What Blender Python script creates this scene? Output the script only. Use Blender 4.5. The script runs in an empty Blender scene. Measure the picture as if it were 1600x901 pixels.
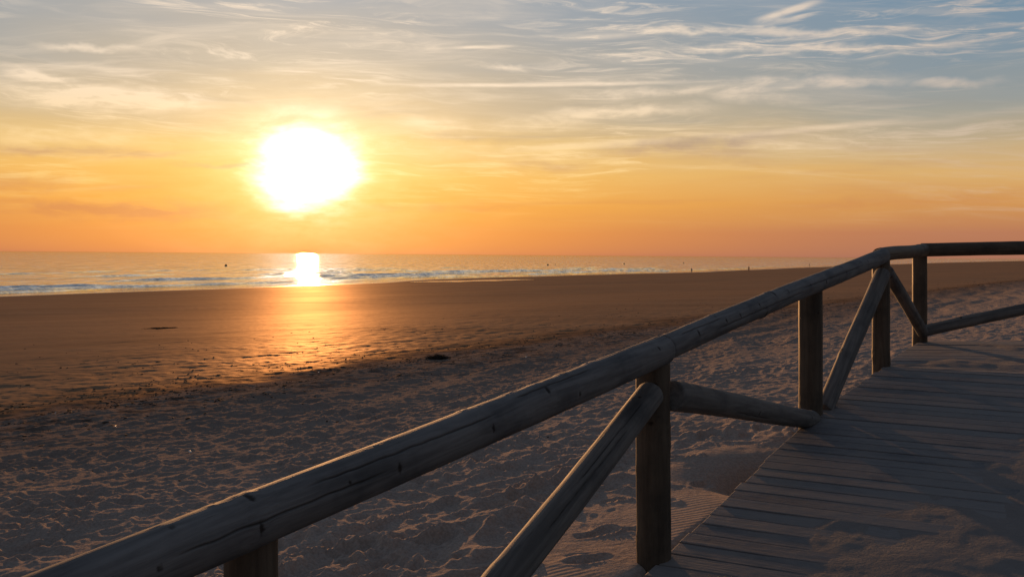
import bpy, bmesh, math, random
import numpy as np
from mathutils import Vector, Matrix
R = math.radians
random.seed(7)
S = bpy.context.scene
C = S.collection

# ------------------------------------------------------------------ camera
EYE = 5.0                                   # metres above the sea
F = 1500.0                                  # focal length in photo pixels (1600 wide)
TH = math.atan(12/1600)
cam = bpy.data.cameras.new('camera'); co = bpy.data.objects.new('camera', cam); C.objects.link(co)
cam.sensor_width = 36; cam.lens = 36*F/1600
cam.shift_y = -52.5/1600
cam.clip_start = 0.05; cam.clip_end = 60000
co.location = (0, 0, EYE)
co.matrix_world = Matrix.Translation((0, 0, EYE)) @ Matrix.Rotation(R(90), 4, 'X') @ Matrix.Rotation(TH, 4, 'Z')
S.camera = co
S.render.resolution_x = 1024; S.render.resolution_y = 576

def at(px, py, d):
    dx, dy = px-800, py-398
    X = dx*math.cos(TH)+dy*math.sin(TH); Y = -dx*math.sin(TH)+dy*math.cos(TH)
    return Vector((X/F*d, d, EYE-Y/F*d))
def azel(px, py):
    v = at(px, py, 1)-Vector((0, 0, EYE))
    return math.degrees(math.atan2(v.x, v.y)), math.degrees(math.atan2(v.z, math.hypot(v.x, v.y)))

# ------------------------------------------------------------------ sky
SAZ, SEL = azel(481, 262)
def lin(c): return tuple(((v/255)/12.92 if v/255 < .04045 else ((v/255+.055)/1.055)**2.4) for v in c)
W = bpy.data.worlds.new('World'); S.world = W; W.use_nodes = True
nt = W.node_tree; nt.nodes.clear()
class NB:
    """tiny node builder"""
    def __init__(s, nt): s.nt = nt
    def n(s, t, **k):
        x = s.nt.nodes.new(t)
        for a, b in k.items(): setattr(x, a, b)
        return x
    def put(s, sock, v):
        if isinstance(v, bpy.types.NodeSocket): s.nt.links.new(v, sock)
        elif v is not None: sock.default_value = v
    def m(s, op, a, b=None, c=None, clamp=False):
        x = s.n('ShaderNodeMath', operation=op); x.use_clamp = clamp
        s.put(x.inputs[0], a); s.put(x.inputs[1], b)
        if c is not None: s.put(x.inputs[2], c)
        return x.outputs[0]
    def mr(s, v, a, b, c=0., d=1., kind='SMOOTHSTEP'):
        x = s.n('ShaderNodeMapRange', interpolation_type=kind)
        for i, q in enumerate((v, a, b, c, d)): s.put(x.inputs[i], q)
        return x.outputs[0]
    def mix(s, f, a, b, mode='MIX'):
        x = s.n('ShaderNodeMix', data_type='RGBA', blend_type=mode)
        s.put(x.inputs[0], f)
        for i, q in ((6, a), (7, b)):
            if isinstance(q, tuple) and len(q) == 3: q = q+(1,)
            s.put(x.inputs[i], q)
        return x.outputs[2]
    def xyz(s, x, y, z):
        c = s.n('ShaderNodeCombineXYZ')
        for i, q in enumerate((x, y, z)): s.put(c.inputs[i], q)
        return c.outputs[0]
    def noise(s, vec, scale, detail=4, rough=.5, dist=0., w=None):
        x = s.n('ShaderNodeTexNoise')
        if w is not None: x.noise_dimensions = '4D'; x.inputs['W'].default_value = w
        s.put(x.inputs['Vector'], vec); x.inputs['Scale'].default_value = scale
        x.inputs['Detail'].default_value = detail; x.inputs['Roughness'].default_value = rough
        x.inputs['Distortion'].default_value = dist
        return x.outputs[0]
    def ramp(s, f, stops):
        x = s.n('ShaderNodeValToRGB'); e = x.color_ramp.elements
        while len(e) < len(stops): e.new(.5)
        for i, (p, c) in enumerate(stops):
            e[i].position = p; e[i].color = tuple(c)+(1,)
        s.put(x.inputs[0], f); return x.outputs[0]
b = NB(nt)
tc = b.n('ShaderNodeTexCoord')
sp = b.n('ShaderNodeSeparateXYZ'); nt.links.new(tc.outputs['Generated'], sp.inputs[0])
DX, DY, DZ = sp.outputs
az = b.m('MULTIPLY', b.m('ARCTAN2', DX, DY), 57.2958)
el = b.m('MULTIPLY', b.m('ARCSINE', DZ), 57.2958)
# wavy coordinates so that no isoline is perfectly straight
dvec = b.xyz(b.m('MULTIPLY', az, .06), b.m('MULTIPLY', el, .35), 0.)
wob = b.m('SUBTRACT', b.noise(dvec, 1.0, 3, .55, .4), .5)
el2 = b.m('ADD', el, b.m('MULTIPLY', wob, b.mr(el, 1, 8, .6, 3.0)))
def elramp(st):
    f = b.m('SQRT', b.m('DIVIDE', b.m('MAXIMUM', el2, 0.), 90.))
    return b.ramp(f, [(math.sqrt(e/90), lin(c)) for e, c in st])
sunside = elramp([(0,(212,122,72)),(1.2,(238,146,56)),(3,(248,168,58)),(4.6,(248,186,82)),(6.2,(242,197,114)),(8,(226,193,142)),
                  (11,(199,183,160)),(15,(170,172,174)),(22,(124,134,148)),(38,(97,106,121)),(90,(80,88,102))])
away = elramp([(0,(160,108,92)),(1.4,(180,118,88)),(3,(208,148,84)),(4.6,(214,170,108)),(6.2,(196,170,130)),(8,(160,157,146)),
               (11,(128,145,157)),(15,(107,138,163)),(22,(94,114,140)),(38,(80,93,114)),(90,(77,86,102))])
back = elramp([(0,(96,93,99)),(3,(98,97,105)),(8,(100,100,109)),(15,(97,99,110)),(30,(88,94,107)),(90,(79,87,102))])
daz = b.m('ABSOLUTE', b.m('SUBTRACT', az, SAZ))
sky = b.mix(b.mr(daz, -6., 40.), sunside, away)
sky = b.mix(b.mr(daz, 45., 110.), sky, back)
# --- cirrus -------------------------------------------------------------
plane = b.m('ADD', b.m('MAXIMUM', DZ, 0.), .13)
cx = b.m('DIVIDE', DX, plane); cy = b.m('DIVIDE', DY, plane)
cv = b.xyz(b.m('MULTIPLY', cx, 1.0), b.m('MULTIPLY', cy, 3.4), 0.)
warpn = b.n('ShaderNodeTexNoise'); warpn.inputs['Scale'].default_value = .9; warpn.inputs['Detail'].default_value = 3
nt.links.new(cv, warpn.inputs['Vector'])
wv = b.n('ShaderNodeVectorMath', operation='MULTIPLY_ADD')
nt.links.new(warpn.outputs['Color'], wv.inputs[0]); wv.inputs[1].default_value = (1.6, 1.1, 0); nt.links.new(cv, wv.inputs[2])
c1 = b.noise(wv.outputs[0], 1.25, 9, .62, .35)
c2 = b.noise(wv.outputs[0], .42, 4, .5, .3, w=3.1)
cl = b.m('MULTIPLY', b.mr(c1, .47, .74), b.mr(c2, .36, .62))
cl = b.m('MULTIPLY', cl, b.mr(el, .6, 4.5))
cl = b.m('MULTIPLY', cl, b.mr(el, 60, 22))
# fine horizontal streaking
fs = b.noise(b.xyz(b.m('MULTIPLY', az, .11), b.m('MULTIPLY', el2, 1.5), 0.), 1.0, 7, .6, .5, w=8.)
streaks = b.m('MULTIPLY', b.mr(fs, .5, .8), b.mr(el, 2., 6.))
streaks = b.m('MULTIPLY', streaks, b.mr(el, 22, 12))
f2 = b.noise(b.xyz(b.m('ADD', b.m('MULTIPLY', az, .16), b.m('MULTIPLY', el, -.5)), b.m('ADD', b.m('MULTIPLY', el2, 2.3), b.m('MULTIPLY', az, .10)), 0.), 1.0, 9, .66, 1.1, w=21.)
f2m = b.noise(b.xyz(b.m('MULTIPLY', az, .05), b.m('MULTIPLY', el, .28), 0.), 1.0, 2, .5, .3, w=31.)
streaks2 = b.m('MULTIPLY', b.m('MULTIPLY', b.mr(f2, .47, .70), b.mr(f2m, .42, .60)), b.m('MULTIPLY', b.mr(el, 1.5, 5.), b.mr(el, 24, 14)))
# individual wisps and contrails: (px,py,px,py,width px,strength)
wn = b.noise(b.xyz(b.m('MULTIPLY', az, .35), b.m('MULTIPLY', el, 1.4), 0.), 1.0, 6, .62, .6, w=1.7)
wn2 = b.noise(b.xyz(b.m('MULTIPLY', az, .5), b.m('MULTIPLY', el, .9), 0.), 1.0, 3, .6, .3, w=5.2)
elw = b.m('ADD', el, b.m('MULTIPLY', b.m('SUBTRACT', wn2, .5), .9))
def wisp(x0, y0, x1, y1, w, k, tight=False):
    a0, e0 = azel(x0, y0); a1, e1 = azel(x1, y1)
    L = math.hypot(a1-a0, e1-e0); ca, sa = (a1-a0)/L, (e1-e0)/L
    e_ = el if tight else elw
    du = b.m('SUBTRACT', az, a0); dv = b.m('SUBTRACT', e_, e0)
    t = b.m('ADD', b.m('MULTIPLY', du, ca), b.m('MULTIPLY', dv, sa))
    d = b.m('ABSOLUTE', b.m('SUBTRACT', b.m('MULTIPLY', dv, ca), b.m('MULTIPLY', du, sa)))
    wd = w/F*57.3
    prof = b.mr(d, 0., wd, 1., 0.)
    ends = b.m('MULTIPLY', b.mr(t, 0., L*.35), b.mr(t, L*.6, L, 1., 0.))
    q = b.m('MULTIPLY', b.m('MULTIPLY', prof, ends), min(1.5, k*1.9))
    return b.m('MULTIPLY', q, b.mr(wn, .32, .62, .25 if not tight else .6, 1.))
ws = [wisp(-60,140,360,162,26,.75), wisp(-20,102,190,148,14,.65), wisp(130,148,340,168,13,.8), wisp(30,72,260,80,8,.4),
      wisp(1165,38,1300,-4,8,.55,True), wisp(860,40,1560,44,9,.42), wisp(980,73,1600,68,9,.5), wisp(560,131,1160,124,5,.6,True),
      wisp(800,146,1500,120,12,.4), wisp(1080,132,1480,122,14,.45), wisp(720,200,960,185,18,.4), wisp(820,180,1160,166,14,.55),
      wisp(1060,142,1300,160,14,.35), wisp(690,75,820,72,4,.5,True), wisp(720,98,850,110,7,.45), wisp(760,236,1120,214,10,.65,True), wisp(1080,218,1470,182,8,.55,True),
      wisp(-80,212,230,214,22,.4), wisp(90,222,250,212,18,.35), wisp(860,62,1040,50,8,.3,True), wisp(400,175,560,172,16,.45), wisp(950,205,1600,232,26,.22),
      wisp(610,190,760,200,22,.35), wisp(1400,132,1600,125,9,.4), wisp(600,240,1000,235,20,.3)]
tot = ws[0]
for w_ in ws[1:]: tot = b.m('MAXIMUM', tot, w_)
cloud = b.m('ADD', b.m('ADD', b.m('MULTIPLY', cl, .6), b.m('ADD', b.m('MULTIPLY', streaks, .5), b.m('MULTIPLY', streaks2, .95))), tot, clamp=True)
ccol = b.mix(b.mr(el, 3., 11.), lin((255,212,128)), lin((252,230,204)))
ccol = b.mix(b.mr(daz, 12., 48.), ccol, lin((205,186,172)))
ccol = b.mix(b.mr(el, 12, 30), ccol, lin((120,132,152)))
cloud = b.m('MULTIPLY', cloud, b.mr(daz, 100, 55))
sky = b.mix(b.m('MULTIPLY', cloud, .80), sky, ccol)
# darker, greyer bars of cloud low down and beneath the long trail
bars = [wisp(-120,322,420,330,22,.6), wisp(60,342,420,338,10,.3), wisp(880,236,1330,206,18,.5), wisp(-60,232,240,240,12,.35), wisp(770,254,940,264,14,.28),
        wisp(1000,225,1260,246,26,.28), wisp(-100,285,160,290,22,.3), wisp(500,325,900,322,10,.2), wisp(240,258,520,254,6,.35), wisp(120,248,330,236,8,.25),
        wisp(1180,325,1700,300,14,.25), wisp(640,210,860,222,12,.25)]
tb = bars[0]
for w_ in bars[1:]: tb = b.m('MAXIMUM', tb, w_)
lown = b.noise(b.xyz(b.m('MULTIPLY', az, .07), b.m('MULTIPLY', el2, 1.1), 0.), 1.0, 6, .6, .4, w=12.)
lowb = b.m('MULTIPLY', b.m('MULTIPLY', b.mr(lown, .52, .8), b.mr(el, .5, 2.5)), b.mr(el, 16, 8))
tb = b.m('ADD', tb, b.m('MULTIPLY', lowb, .5), clamp=True)
sky = b.mix(b.m('MULTIPLY', tb, .65), sky, b.mix(b.mr(el, 2., 9.), lin((196,120,78)), lin((150,146,140))))
# --- sun glow -----------------------------------------------------------
sd = Vector((math.sin(R(SAZ))*math.cos(R(SEL)), math.cos(R(SAZ))*math.cos(R(SEL)), math.sin(R(SEL))))
ga = b.m('SUBTRACT', az, SAZ); ge = b.m('SUBTRACT', el, SEL)
gn = b.noise(b.xyz(b.m('MULTIPLY', az, .30), b.m('MULTIPLY', el, 1.0), 0.), 1.0, 5, .6, .3, w=2.2)
ge2 = b.m('MULTIPLY', ge, b.mr(ge, -3, 3, 1.12, 1.24))
ang = b.m('SQRT', b.m('ADD', b.m('POWER', b.m('MULTIPLY', ga, .96), 2.), b.m('POWER', ge2, 2.)))
angn = b.m('ADD', ang, b.m('MULTIPLY', b.m('SUBTRACT', gn, .5), 3.0))
halo = b.m('EXPONENT', b.m('MULTIPLY', b.m('ADD', ang, b.m('MULTIPLY', b.m('SUBTRACT', gn, .5), 5.)), -.34))
halo2 = b.m('EXPONENT', b.m('MULTIPLY', ang, -.085))
core = b.m('POWER', b.mr(angn, 4.6, .3, 0., 1.), 1.9)
gm = b.n('ShaderNodeVectorMath', operation='SCALE'); gm.inputs[0].default_value = (.60, .50, .30); b.put(gm.inputs[3], b.m('MULTIPLY', halo, 1.7))
gm2 = b.n('ShaderNodeVectorMath', operation='SCALE'); gm2.inputs[0].default_value = (1.0, .42, .06); b.put(gm2.inputs[3], b.m('MULTIPLY', halo2, .07))
gc = b.n('ShaderNodeVectorMath', operation='SCALE'); gc.inputs[0].default_value = (.95, .90, .92); b.put(gc.inputs[3], b.m('MULTIPLY', core, 2.8))
def vadd(p, q):
    x = b.n('ShaderNodeVectorMath', operation='ADD'); b.put(x.inputs[0], p); b.put(x.inputs[1], q); return x.outputs[0]
front = b.n('ShaderNodeVectorMath', operation='SCALE')
b.put(front.inputs[0], vadd(vadd(gm.outputs[0], gm2.outputs[0]), gc.outputs[0])); b.put(front.inputs[3], b.mr(daz, 80., 40.))
tot_ = vadd(sky, front.outputs[0])
nis = b.n('ShaderNodeTexSky', sky_type='NISHITA'); nis.sun_disc = False
nis.sun_elevation = R(SEL); nis.sun_rotation = R(SAZ)
bg1 = b.n('ShaderNodeBackground'); b.put(bg1.inputs[0], tot_); bg1.inputs[1].default_value = 1.0
bg2 = b.n('ShaderNodeBackground'); b.put(bg2.inputs[0], nis.outputs[0]); bg2.inputs[1].default_value = .004
ad = b.n('ShaderNodeAddShader'); nt.links.new(bg1.outputs[0], ad.inputs[0]); nt.links.new(bg2.outputs[0], ad.inputs[1])
wo = b.n('ShaderNodeOutputWorld'); nt.links.new(ad.outputs[0], wo.inputs[0])
W.cycles.sampling_method = 'MANUAL'; W.cycles.sample_map_resolution = 1024

sl = bpy.data.lights.new('sun', 'SUN'); so = bpy.data.objects.new('sun', sl); C.objects.link(so)
sl.energy = 4.6; sl.angle = R(.6); sl.color = (1, .48, .18)
so.rotation_euler = (-sd).to_track_quat('-Z', 'Y').to_euler()
S.view_settings.view_transform = 'Standard'; S.view_settings.look = 'None'
S.view_settings.exposure = 0; S.view_settings.gamma = 1; S.view_settings.use_curve_mapping = False
S.render.engine = 'CYCLES'

# ------------------------------------------------------------------ helpers
def tag(o, label=None, cat=None, group=None, kind=None):
    for k, v in (('label', label), ('category', cat), ('group', group), ('kind', kind)):
        if v: o[k] = v
    return o
def empty(name, loc, **k):
    o = bpy.data.objects.new(name, None); C.objects.link(o); o.location = loc; tag(o, **k); return o
def link_mesh(name, me, mat, parent=None, smooth=True, world=None):
    o = bpy.data.objects.new(name, me); C.objects.link(o)
    if mat: me.materials.append(mat)
    if smooth: me.polygons.foreach_set('use_smooth', [True]*len(me.polygons))
    if world is not None: o.matrix_world = world
    if parent:
        o.parent = parent; o.matrix_parent_inverse = Matrix.Translation(-parent.location)
    return o
def grid_mesh(name, P, attrs=None, wrap=False):
    """P: (n,m,3) array -> quad mesh"""
    n, m = P.shape[:2]
    idx = np.arange(n*m).reshape(n, m)
    if wrap: nx = np.roll(idx, -1, axis=1); a_, b_, c_, d_ = idx[:-1], nx[:-1], nx[1:], idx[1:]
    else: a_, b_, c_, d_ = idx[:-1, :-1], idx[:-1, 1:], idx[1:, 1:], idx[1:, :-1]
    q = np.stack([a_, b_, c_, d_], -1).reshape(-1, 4)
    me = bpy.data.meshes.new(name)
    me.vertices.add(n*m); me.vertices.foreach_set('co', P.reshape(-1).astype(np.float32))
    me.loops.add(q.size); me.loops.foreach_set('vertex_index', q.reshape(-1).astype(np.int32))
    me.polygons.add(len(q)); me.polygons.foreach_set('loop_start', (np.arange(len(q))*4).astype(np.int32))
    me.update(calc_edges=True)
    for k, v in (attrs or {}).items():
        at_ = me.attributes.new(k, 'FLOAT', 'POINT'); at_.data.foreach_set('value', v.reshape(-1).astype(np.float32))
    return me
def hsh(i, j, s):
    h = (i.astype(np.int64)*374761393 + j.astype(np.int64)*668265263 + s*2147483647+s*974711) & 0xffffffff
    h = ((h ^ (h >> 13))*1274126177) & 0xffffffff
    return ((h ^ (h >> 16)) & 0xffffff)/float(0xffffff)
def gn2(x, y, s=0):
    i = np.floor(x); j = np.floor(y); fx = x-i; fy = y-j
    ux = fx*fx*fx*(fx*(fx*6-15)+10); uy = fy*fy*fy*(fy*(fy*6-15)+10)
    def g(a, c, dx, dy):
        t = hsh(a, c, s)*2*np.pi
        return np.cos(t)*dx+np.sin(t)*dy
    n00 = g(i, j, fx, fy); n10 = g(i+1, j, fx-1, fy); n01 = g(i, j+1, fx, fy-1); n11 = g(i+1, j+1, fx-1, fy-1)
    return ((n00*(1-ux)+n10*ux)*(1-uy)+(n01*(1-ux)+n11*ux)*uy)*1.5
def fbm(x, y, o, s=0, g=.5, l=2.03):
    r = 0; a = 1
    for k in range(o): r = r+a*gn2(x, y, s+k*17); x = x*l+5.1; y = y*l-3.7; a *= g
    return r
def sm(x, a, c):
    t = np.clip((x-a)/(c-a), 0, 1); return t*t*(3-2*t)
def prints(x, y, cell, s, dens, lx, ly, depth, ang0=None, spread=3.2):
    """foot-sized hollows with raised rims, one possible print per cell"""
    ci = np.floor(x/cell); cj = np.floor(y/cell); out = np.zeros_like(x)
    for di in (-1, 0, 1):
        for dj in (-1, 0, 1):
            a, c = ci+di, cj+dj
            px = (a+.15+.7*hsh(a, c, s))*cell; py = (c+.15+.7*hsh(a, c, s+1))*cell
            on = hsh(a, c, s+2) < dens
            t = (ang0 if ang0 is not None else 0)+(hsh(a, c, s+3)-.5)*spread
            k = .75+.5*hsh(a, c, s+4)
            dx = x-px; dy = y-py
            ex = (dx*np.cos(t)+dy*np.sin(t))/(lx*k); ey = (-dx*np.sin(t)+dy*np.cos(t))/(ly*k)
            r = np.sqrt(ex*ex+ey*ey)
            hgt = -sm(r, 1.05, .55)*1.0+.55*np.exp(-((r-1.25)/.22)**2)*(1+.7*np.sign(ex)*np.minimum(1, np.abs(ex)))
            out += on*hgt*depth*k
    return out

# ------------------------------------------------------------------ layout in plan (camera above the origin, looking along +Y)
A_, B_, C_, D_, E_ = [Vector(p) for p in ((-.62, 2.28, 0), (.645, 4.35, 0), (2.09, 6.73, 0), (3.12, 8.11, 0), (4.16, 9.8, 0))]
qd = Vector((.469, .883)); bd = Vector((.883, -.469))          # along the walk, along the boards
def q_of(p): return p[0]*qd.x+p[1]*qd.y
ZQ = [(-6, 3.30), (q_of(A_), 3.38), (q_of(B_), 3.625), (q_of(C_), 3.90), (q_of(D_), 4.085), (q_of(D_)+.5, 4.12), (q_of(E_), 4.15), (30, 4.15)]
def deckz(x, y): return np.interp(x*qd.x+y*qd.y, [a for a, _ in ZQ], [c for _, c in ZQ])
nV = np.array([-.8212, .5707]); nU = np.array([.5707, .8212])
def uv(x, y): return x*nU[0]+y*nU[1], x*nV[0]+y*nV[1]
def vshore(u):
    k = [-300, 40, 82, 105, 124, 136, 148, 170, 277, 450, 1044, 9000]; w = [104, 107, 110.8, 112, 114, 119, 123.5, 125, 125, 147, 205, 700]
    return sum(np.interp(u+d, k, w) for d in (-5, -2.5, 0, 2.5, 5))/5+.7*np.sin(u*.063)+.4*np.sin(u*.19+1)
# outer edge of the deck (distance to the right of it is positive)
off = Vector((.87, -.5, 0))*.03
EDGE = [Vector((-4.2, -3.6, 0)), A_+off, B_+off, C_+off, D_+off, E_+off+Vector((.03, 0, 0))]
def edge_x(y):
    return np.interp(y, [p.y for p in EDGE], [p.x for p in EDGE])

def terrain_h(x, y):
    u, v = uv(x, y)
    vs = vshore(u)
    z = np.interp(v, [-400, -60, -8, -3, 1, 2.3, 5, 9, 12.7], [9, 6.0, 4.3, 3.98, 3.69, 3.585, 3.32, 2.99, 2.78])
    t = (v-12.7)/(vs-12.7)
    zb = np.interp(t, [0, .03, .12, .5, .9, 1.0, 1.3, 3, 8], [2.78, 2.66, 2.42, 1.22, .22, 0, -.6, -3, -6])
    z = np.where(v > 12.7, zb, z)
    z += np.clip(.03*(u-4), -.12, .13)*sm(v, 9, 3)
    z += .25*fbm(u*.02, v*.03, 2, 3)*sm(v, 3, 12)*sm(t, .95, .5)
    # trampled zone mask
    edge = v+.7*gn2(u*.25, v*.25, 5)+.5*gn2(u*.8, v*.8, 6)+.25*gn2(u*3, v*3, 8)
    tr = sm(edge, 13.4, 12.2)
    dd = x-edge_x(y)                                              # metres right of the deck edge
    smooth = sm(dd, -1.15+0, -.75)*sm(y, 3.2, 3.9)*sm(y, 8.3, 7.0)
    smooth = np.clip(smooth*(1+.0*x), 0, 1)
    smn = gn2(x*2.2, y*2.2, 9)
    smooth = sm(dd+.35*smn, -1.25, -.85)*sm(y+.4*smn, 3.0, 3.6)*sm(y, 7.7, 6.4)
    rough = tr*(1-smooth)
    r = np.hypot(x, y)
    h = 0.019*fbm(x*1.3, y*1.3, 3, 11)
    h += prints(u, v, .42, 21, .85, .17, .085, .017, 0.3)
    h += prints(u+.2, v+.13, .33, 31, .8, .13, .07, .013, 1.2)
    h += prints(u+5.2, v+1.13, .23, 36, .7, .085, .05, .010, .2)
    h += .0135*fbm(x*7, y*7, 4, 41, .58)
    rid = 1-np.abs(fbm(u*.55+.4*gn2(u*.4, v*.4, 3), v*1.5, 3, 51))*2.2            # long soft ridges, parallel to the rail
    h += .048*np.clip(rid, 0, 1)**2*(.4+.6*sm(gn2(u*.2, v*.2, 77), -.2, .4))
    trk = np.sin((v-.18*u+1.3*gn2(u*.08, v*.1, 61))*5.5)                         # old tyre tracks
    h += .042*trk*sm(v, 3.5, 6)*sm(u, 5, 10)*sm(gn2(u*.1, v*.3, 71), -.35, .0)
    z = z+h*rough*(.75+.5*sm(fbm(u*.35, v*.45, 2, 131), -.4, .4))*(.42+.40*sm(v, 12.5, 8))*(.85+.45*sm(r, 12, 5))
    # wet beach: almost flat, sparse prints and ripple marks
    wetm = 1-tr
    fade = sm(r, 90, 30)
    z += wetm*(.010*fbm(u*.5, v*2.0, 3, 81)*sm(edge, 12.8, 22)**0+.004*fbm(u*1.5, v*5, 2, 83))*(.4+.6*fade)
    z += wetm*.016*fbm(x*2.2, y*2.2, 4, 141)*sm(edge, 24, 12.5)+wetm*fade*prints(u+.15*gn2(u*4, v*4, 1), v, .6, 91, .35, .11, .05, .007, .4, 6)*sm(edge, 26, 13)
    z += wetm*fade*.010*fbm(u*1.2, v*2.5, 4, 95)*sm(gn2(u*.3, v*.3, 96), .0, .5)
    # smooth drift by the deck with a handful of prints, and the hollow at the edge of the boards
    nx_, ny_ = .05*gn2(x*7, y*7, 111), .05*gn2(x*7, y*7, 112)
    ca_, sa_ = math.cos(.1), math.sin(.1)
    sp_ = prints(x*ca_+y*sa_+nx_, y*ca_-x*sa_+ny_, .33, 104, .62, .115, .05, .020, .1, 1.3)+.25*prints(x+nx_, y+ny_, .17, 107, .3, .05, .03, .018, .1, 3)
    z += smooth*(1-tr*0)*sp_*sm(dd, -.2, -.45)*.9+smooth*.008*gn2(x*2, y*2, 103)
    hx, hy = 1.60, 6.02
    rr = ((x-hx)*.83-(y-hy)*.55); ss = ((x-hx)*.55+(y-hy)*.83)
    z -= .24*np.exp(-(rr/.23)**2-(ss/.38)**2)
    z += .05*np.exp(-((rr+.62)/.3)**2-((ss-.25)/.6)**2)*smooth
    # keep the sand below the boards
    ins = sm(dd, -.10, .06)*(y < 30)*sm(y, 10.1, 9.9)
    lim = deckz(x, y)-.11
    z = np.where(ins > 0, z*(1-ins)+np.minimum(z, lim)*ins, z)
    cap = deckz(x, y)-.012                                        # banked up to the boards at most
    cap = cap+.13*np.clip(-dd-.08, 0, 3)+10*sm(y, 9.8, 10.6)+10*sm(dd, -2.2, -3.0)
    kk = .02; hh_ = np.clip(.5+.5*(cap-z)/kk, 0, 1); z = cap*(1-hh_)+z*hh_-kk*hh_*(1-hh_)
    ripple = smooth*sm(dd+.25*smn, -.75, -.45)*sm(gn2(x*1.6, y*1.6, 121), -.25, .15)*sm(y, 5.9, 5.3)
    return z, tr, ripple, np.clip((v-12.7)/(vs-12.7), -1, 2), (vs-v), edge

# ------------------------------------------------------------------ materials
def mat(name, build):
    m = bpy.data.materials.new(name); m.use_nodes = True; n_ = m.node_tree; n_.nodes.clear()
    k = NB(n_); out = k.n('ShaderNodeOutputMaterial'); p = k.n('ShaderNodeBsdfPrincipled')
    n_.links.new(p.outputs[0], out.inputs[0]); build(k, p, out); return m
def attr(k, name): x = k.n('ShaderNodeAttribute'); x.attribute_name = name; return x.outputs['Fac']
def bump(k, p, h, strength, dist):
    x = k.n('ShaderNodeBump'); x.inputs['Strength'].default_value = strength; x.inputs['Distance'].default_value = dist
    k.put(x.inputs['Height'], h); k.put(p.inputs['Normal'], x.outputs[0]); return x

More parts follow.
